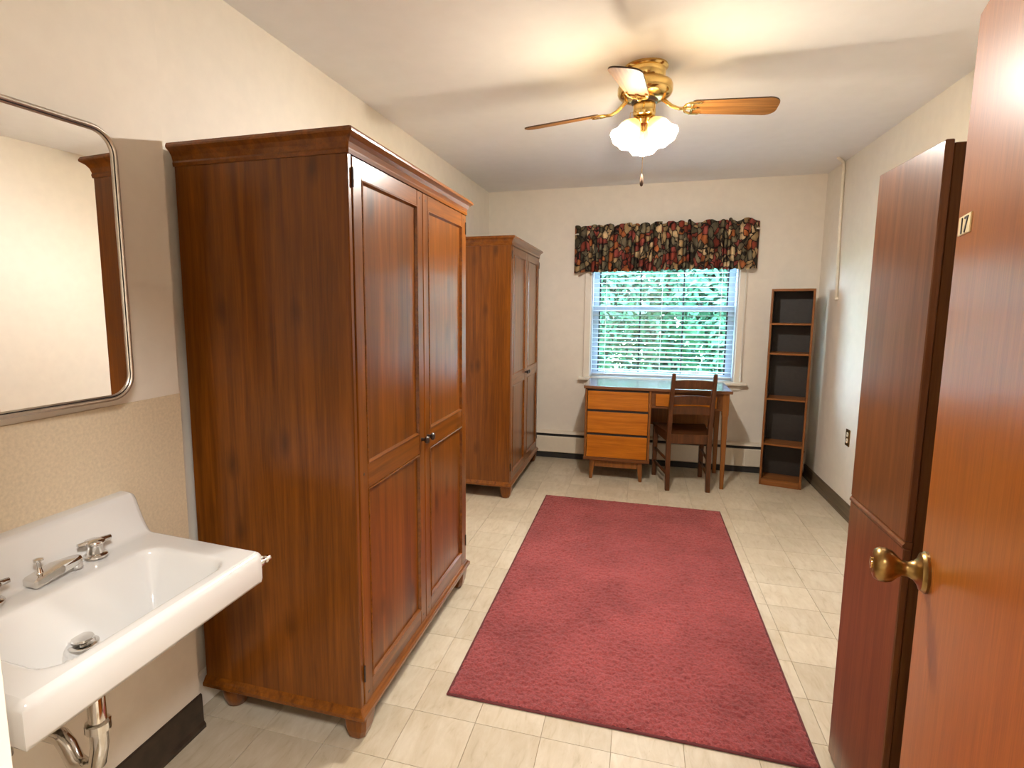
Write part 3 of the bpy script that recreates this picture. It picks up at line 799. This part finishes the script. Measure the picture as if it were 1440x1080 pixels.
def blade_mesh():
    # outline in (r,t)
    out = []
    r0, r1, w0, w1 = .205, .56, .050, .066
    out.append((r0, -w0 * .86)); out.append((r0 + .012, -w0))
    for sg, seq in ((-1, range(7)), (1, range(6, -1, -1))):
        for i in seq:                                              # squared tip with generous corners
            a = PI / 2 * i / 6
            out.append((r1 - .046 + .040 * math.sin(a) + .006 * (i / 6), sg * (w1 - .040 + .040 * math.cos(a))))
    out.append((r0 + .012, w0)); out.append((r0, w0 * .86))
    return out
def blade(angle, first):
    bm = bmesh.new()
    out = blade_mesh(); th = .006
    lo = [bm.verts.new((r, t, 0)) for r, t in out]; hi = [bm.verts.new((r, t, th)) for r, t in out]
    bm.faces.new(lo[::-1]); bm.faces.new(hi)
    n = len(out)
    for i in range(n): bm.faces.new((lo[i], lo[(i + 1) % n], hi[(i + 1) % n], hi[i]))
    o = bm_obj('blade', bm, m_blade, fan)
    o.data.materials.append(m_bladee)
    for p in o.data.polygons:
        if abs(p.normal.z) < .5: p.material_index = 1
    o.matrix_local = Matrix.Translation((0, 0, BZ)) @ Matrix.Rotation(angle, 4, 'Z') @ Matrix.Rotation(math.radians(3.5), 4, 'Y') @ Matrix.Rotation(math.radians(-13), 4, 'X')
    # blade iron: arm from hub plus scrolled plate
    bm = bmesh.new()
    bmtube(bm, [(.055, 0, .055), (.085, 0, .035), (.12, 0, .008), (.15, 0, -.004), (.18, 0, -.003)], [.010, .009, .008, .008, .007], 8)
    bmtube(bm, [(.168, 0, -.002), (.178, .026, -.003), (.197, .040, -.003), (.232, .043, -.002), (.245, .040, -.002)], [.006, .006, .006, .006, .004], 6)
    bmtube(bm, [(.168, 0, -.002), (.178, -.026, -.003), (.197, -.040, -.003), (.232, -.043, -.002), (.245, -.040, -.002)], [.006, .006, .006, .006, .004], 6)
    bmtube(bm, [(.175, 0, -.002), (.21, 0, -.003), (.225, 0, -.002)], [.006, .006, .008], 6)
    bmtube(bm, [(.205, -.040, -.003), (.205, .040, -.003)], .005, 6)
    ir = bm_obj('blade_iron', bm, m_brass, o, True)
    return o
for dg_ in (3, 91, 175, 262): blade(math.radians(dg_), False)
# light kit: arms, shades, bulbs
for az in (222, 322, 90):
    a = math.radians(az); tilt_ = math.radians(40)
    d = Vector((math.cos(a) * math.sin(tilt_), math.sin(a) * math.sin(tilt_), -math.cos(tilt_)))
    p0 = Vector((0, 0, -.232)) + Vector((math.cos(a), math.sin(a), 0)) * .038
    ar = lathe('lamp_socket', fan, m_brass, [(.012, -.01), (.021, .0), (.023, .02), (.021, .03)], p0, d, 20)
    prof = [(.024, .020), (.030, .030), (.040, .045), (.046, .065), (.047, .085), (.046, .100), (.050, .112), (.060, .128)]
    bm = bmesh.new(); bmlathe(bm, prof, (0, 0, 0), (0, 0, 1), 32, False)
    for v in bm.verts:                                             # fluted rim
        if v.co.z > .108: v.co.z += .003 * math.cos(8 * math.atan2(v.co.y, v.co.x))
    s = bm_obj('glass_shade', bm, m_shade, ar, True)
    s.matrix_local = Matrix.Translation(p0) @ d.to_track_quat('Z', 'Y').to_matrix().to_4x4()
    so_ = s.modifiers.new('thick', 'SOLIDIFY'); so_.thickness = .002
    lathe('bulb', ar, m_bulb, [(.010, .03), (.014, .045), (.026, .066), (.029, .08), (.025, .096), (.012, .106), (.002, .108)], p0, d, 18)
    pl_ = bpy.data.lights.new('fan_lamp', 'POINT'); pl_.energy = FAN_W; pl_.color = (1, .965, .93); pl_.shadow_soft_size = .022
    po_ = bpy.data.objects.new('fan_lamp', pl_); C.objects.link(po_); po_.location = Vector((FX, FY, FZ)) + p0 + d * .080
tube('pull_chain', fan, m_brass, [(.0, -.05, -.245), (-.0, -.052, -.30), (-.0, -.052, -.475)], .0016, 6)
lathe('chain_fob', fan, m_bladee, [(.002, .055), (.005, .048), (.008, .03), (.009, .015), (.006, .003), (.002, 0)], (-.0, -.052, -.532), n=12)
tube('pull_chain', fan, m_brass, [(-.045, -.03, -.2), (-.06, -.04, -.205), (-.062, -.041, -.25)], .0014, 6)

# ---------------------------------------------------------------- sink
SX0, SX1, SY0, SY1 = XCH + .004, -.936, .585, 1.192
sk = thing('sink', 'white porcelain wall-hung sink with chrome taps below the mirror', 'sink', (0, 0, 0))
def deck(x, y):
    tx = x - SX0                                              # distance from wall
    z = .806 - .018 * (tx / (SX1 - SX0))
    # backsplash
    if tx < .036: zb = .912 - .004 * (tx / .036) ** 3
    elif tx < .112:
        q = (tx - .036) / .076
        zb = z + (.908 - z) * (1 - math.sin(min(1, q * 1.25) * PI / 2)) * (1 - q * .2) if q < .8 else z
    else: zb = z
    z = max(z, zb)
    # basin
    bx0, bx1, by0, by1 = SX0 + .165, SX1 - .040, SY0 + .075, SY1 - .080
    cx, cy = (bx0 + bx1) / 2, (by0 + by1) / 2
    rr = .05
    qx, qy = abs(x - cx) - (bx1 - bx0) / 2 + rr, abs(y - cy) - (by1 - by0) / 2 + rr
    sd = math.hypot(max(qx, 0), max(qy, 0)) + min(max(qx, qy), 0) - rr
    if sd < 0:
        t = min(1, -sd / .095); s = t * t * (3 - 2 * t) * .35 + (1 - (1 - t) ** 2) * .65
        dep = .165 * s
        # floor slopes to drain
        dd = math.hypot(x - (SX0 + .215), y - cy)
        dep += .012 * t * max(0, 1 - dd / .2)
        z -= dep
    elif sd < .012: z -= .0018 * (1 - sd / .012)
    return z
NXg, NYg = 76, 92
rnd_ = .014
xs_ = [SX0 + (SX1 - rnd_ - SX0) * i / NXg for i in range(NXg + 1)]
ys_ = [SY0 + rnd_ + (SY1 - SY0 - 2 * rnd_) * j / NYg for j in range(NYg + 1)]
V = [(x, y, deck(x, y)) for x in xs_ for y in ys_]; Fc = []
Wd = NYg + 1
for i in range(NXg):
    for j in range(NYg):
        p = i * Wd + j; Fc.append((p, p + Wd, p + Wd + 1, p + 1))
# boundary: start at wall near end, along near end to front, front to far end, back to wall
loop = [(i, 0) for i in range(NXg + 1)] + [(NXg, j) for j in range(1, NYg + 1)] + [(i, NYg) for i in range(NXg - 1, -1, -1)]
prev = [i * Wd + j for i, j in loop]
def outward(i, j):
    v = Vector((0, 0, 0))
    if i == NXg: v.x += 1
    if j == 0: v.y -= 1
    if j == NYg: v.y += 1
    return v.normalized() if v.length else v
steps = [(.4, -.0025), (.72, -.0075), (.93, -.0135 * .9), (1.0, -.019)]
for so_, dz in steps:
    cur = []
    for (i, j), b0 in zip(loop, [i * Wd + j for i, j in loop]):
        o_ = outward(i, j); b = V[b0]
        cur.append(len(V)); V.append((b[0] + o_.x * rnd_ * so_, b[1] + o_.y * rnd_ * so_, b[2] + dz))
    for k in range(len(loop) - 1): Fc.append((prev[k], prev[k + 1], cur[k + 1], cur[k]))
    prev = cur
for inset, zz in ((0, .712), (-.006, .702), (-.02, .700), (-.055, .696), (-.09, .655), (-.14, .598)):
    cur = []
    for (i, j), b0 in zip(loop, [i * Wd + j for i, j in loop]):
        o_ = outward(i, j); b = V[b0]
        z_ = zz
        ox, oy = b[0] + o_.x * rnd_, b[1] + o_.y * rnd_
        cur.append(len(V)); V.append((min(ox, SX1 + inset), max(SY0 - inset, min(SY1 + inset, oy)), z_))
    for k in range(len(loop) - 1): Fc.append((prev[k], prev[k + 1], cur[k + 1], cur[k]))
    prev = cur
# underside: bowl bottom
ring2 = prev
cxb, cyb = SX0 + .22, (SY0 + SY1) / 2
for f_, zz in ((.4, .592), (.1, .590)):
    cur = []
    for k in ring2:
        b = V[k]; cur.append(len(V)); V.append((cxb + (b[0] - cxb) * f_, cyb + (b[1] - cyb) * f_, zz))
    for k in range(len(loop) - 1): Fc.append((prev[k], prev[k + 1], cur[k + 1], cur[k]))
    prev = cur
Fc.append(prev)
basin = mesh_obj('basin', V, Fc, m_porc, sk, True)
basin.data.set_sharp_from_angle(angle=1.0)
# taps
def tap(y):
    t = lathe('tap', sk, m_chrome, [(.027, -.001), (.027, .004), (.024, .007), (.019, .009), (.017, .026), (.020, .034), (.018, .038)], (SX0 + .098, y, .807), n=24)
    bm = bmesh.new()
    bmlathe(bm, [(.019, .030), (.023, .034), (.022, .040), (.012, .044), (.002, .045)], (SX0 + .098, y, .807), n=20)
    bmtube(bm, [(SX0 + .098 - .010, y - .036, .845), (SX0 + .098, y, .843), (SX0 + .098 + .010, y + .036, .845)], [.006, .009, .006], 8)
    bm_obj('tap_handle', bm, m_chrome, t, True)
tap(1.012); tap(.772)
# spout with pop-up lifter
sp_ = prism('spout', sk, m_chrome, [(SX0 + .083, .846), (SX0 + .128, .846), (SX0 + .133, .905), (SX0 + .132, .945), (SX0 + .122, .962), (SX0 + .106, .962), (SX0 + .095, .945), (SX0 + .090, .905)], 'z', .803, .826, .005)
for v in sp_.data.vertices:
    if v.co.y > .9: v.co.z += .010 if v.co.z > .815 else .014
lathe('spout_tip', sp_, m_chrome, [(.010, 0), (.012, .004), (.012, .022)], (SX0 + .115, .950, .806), n=16)
lathe('lift_knob', sp_, m_chrome, [(.011, 0), (.007, .006), (.005, .016), (.005, .028), (.010, .032), (.010, .036), (.003, .038)], (SX0 + .104, .872, .826), n=16)
# drain
dzz = deck(SX0 + .215, .862)
ds = lathe('drain_flange', sk, m_chrome, [(.030, .000), (.031, .003), (.024, .005), (.022, .003)], (SX0 + .222, .868, dzz + .002), n=24)
lathe('drain_stopper', ds, m_chrome, [(.008, .002), (.008, .010), (.023, .011), (.021, .015), (.004, .017)], (SX0 + .222, .868, dzz + .004), n=24)
pp = tube('drain_pipe', sk, m_chrome, [(SX0 + .222, .885, .66), (SX0 + .222, .885, .42), (SX0 + .21, .885, .37), (SX0 + .18, .885, .345), (SX0 + .14, .885, .355), (SX0 + .12, .885, .39), (SX0 + .10, .885, .41), (SX0, .885, .41)], .019, 14)
lathe('slip_nut', pp, m_chrome, [(.021, 0), (.027, .003), (.027, .022), (.021, .026)], (SX0 + .222, .885, .455), n=12)
tube('supply_pipe', sk, m_chrome, [(SX0 + .098, .772, .74), (SX0 + .098, .775, .5), (SX0 + .08, .79, .44), (SX0, .79, .44)], .007, 10)
tube('supply_pipe', sk, m_chrome, [(SX0 + .098, 1.012, .74), (SX0 + .098, 1.01, .5), (SX0 + .08, 1.0, .44), (SX0, 1.0, .44)], .007, 10)
# towel bar along the right end
tb = tube('towel_bar', sk, m_chrome, [(SX1 - .005, SY1 + .030, .750), (SX0 + .16, SY1 + .030, .758)], .0055, 10)
for xx, zz in ((SX1 - .014, .750), (SX0 + .17, .758)):
    lathe('bar_bracket', tb, m_chrome, [(.013, -.004), (.013, .006), (.006, .010), (.006, .024), (.010, .027), (.010, .038), (.004, .040)], (xx, SY1 - .002, zz), (0, 1, 0), 14)

# ---------------------------------------------------------------- mirror
mr = thing('wall_mirror', 'rounded rectangular mirror in a slim brushed metal frame above the sink', 'mirror', (XCH + .004 + .334 * math.sin(math.radians(3.0)), .535 + .334 * math.cos(math.radians(3.0)), 1.533))
mr.rotation_euler = (0, 0, -math.radians(3.0))                # swung a little off the wall at its far edge
def rrect(hy, hz_, r, n=8):
    pts = []
    for cy, cz, a0 in ((hy - r, hz_ - r, 0), (-hy + r, hz_ - r, PI / 2), (-hy + r, -hz_ + r, PI), (hy - r, -hz_ + r, 3 * PI / 2)):
        for k in range(n + 1):
            a = a0 + PI / 2 * k / n; pts.append((cy + r * math.cos(a), cz + r * math.sin(a)))
    return pts
HY, HZ = .334, .354
prism('mirror_glass', mr, m_mirror, rrect(HY - .010, HZ - .010, .058), 'x', .006, .0145)
prism('backing', mr, m_black, rrect(HY - .004, HZ - .004, .064), 'x', 0, .006)
V = []; Fc = []
prf = [(.0, .0), (.0, .020), (-.004, .024), (-.009, .023), (-.011, .019), (-.015, .0185), (-.0165, .0145), (-.0165, .004)]
for off, xx in prf:
    V += [(xx, y, z) for y, z in rrect(HY + off, HZ + off, .068 + off)]
n_ = 36
for a in range(len(prf) - 1):
    for k in range(n_): Fc.append((a * n_ + k, a * n_ + (k + 1) % n_, (a + 1) * n_ + (k + 1) % n_, (a + 1) * n_ + k))
fr = mesh_obj('frame', V, Fc, m_steel, mr, True)
for zz in (-.2, .2): tube('wall_bracket', mr, m_steel, [(.003, .29, zz), (-.033, .285, zz)], .006, 8)
V = []; Fc = []
prf = [(-.0105, .0192), (-.0105, .0205), (-.013, .0205), (-.013, .0188)]
for off, xx in prf: V += [(xx, y, z) for y, z in rrect(HY + off, HZ + off, .068 + off)]
for a in range(4):
    b = (a + 1) % 4
    for k in range(n_): Fc.append((a * n_ + k, a * n_ + (k + 1) % n_, b * n_ + (k + 1) % n_, b * n_ + k))
mesh_obj('frame_groove', V, Fc, m_black, fr, True)

# ---------------------------------------------------------------- conduit, outlet
cd_ = thing('wall_conduit', 'thin cream painted conduit running down the right wall from the ceiling', 'conduit', (XR, 4.84, 0))
tube('pipe', cd_, m_conduit, [(-.09, -.13, H - .006), (-.03, -.03, H - .010), (-.016, -.004, H - .022), (-.012, 0, H - .06), (-.012, -.02, 2.0), (-.012, -.07, 1.505)], .011, 8)
box('end_cap', cd_, m_conduit, -.024, 0, -.082, -.058, 1.495, 1.51, .002)
box('pipe_strap', cd_, m_conduit, -.004, 0, -.028, .025, H - .085, H - .07, .001)
ol = thing('wall_outlet', 'brass duplex outlet plate on the right wall', 'outlet', (XR, 4.325, .541))
box('cover_plate', ol, m_abrass, -.006, 0, -.036, .036, -.058, .058, .002)
for zz in (-.022, .022):
    r_ = lathe('socket', ol, m_ivory, [(.017, 0), (.017, .0065), (.016, .008)], (-.001, 0, zz), (-1, 0, 0), 20)
    boxes('slot', r_, m_black, [(-.0098, -.0085, -.007, -.005, zz, zz + .009), (-.0098, -.0085, .005, .007, zz, zz + .009)], 0)
lathe('screw', ol, m_brass, [(.003, .005), (.003, .0075)], (0, 0, 0), (-1, 0, 0), 10)

# daylight portal in the window opening
pl2 = bpy.data.lights.new('window_portal', 'AREA'); pl2.shape = 'RECTANGLE'; pl2.size = WX1 - WX0; pl2.size_y = WZ1 - WZ0
pl2.cycles.is_portal = True
po2 = bpy.data.objects.new('window_portal', pl2); C.objects.link(po2); po2.location = ((WX0 + WX1) / 2, YB + .17, (WZ0 + WZ1) / 2)
po2.rotation_euler = (-PI / 2, 0, 0)
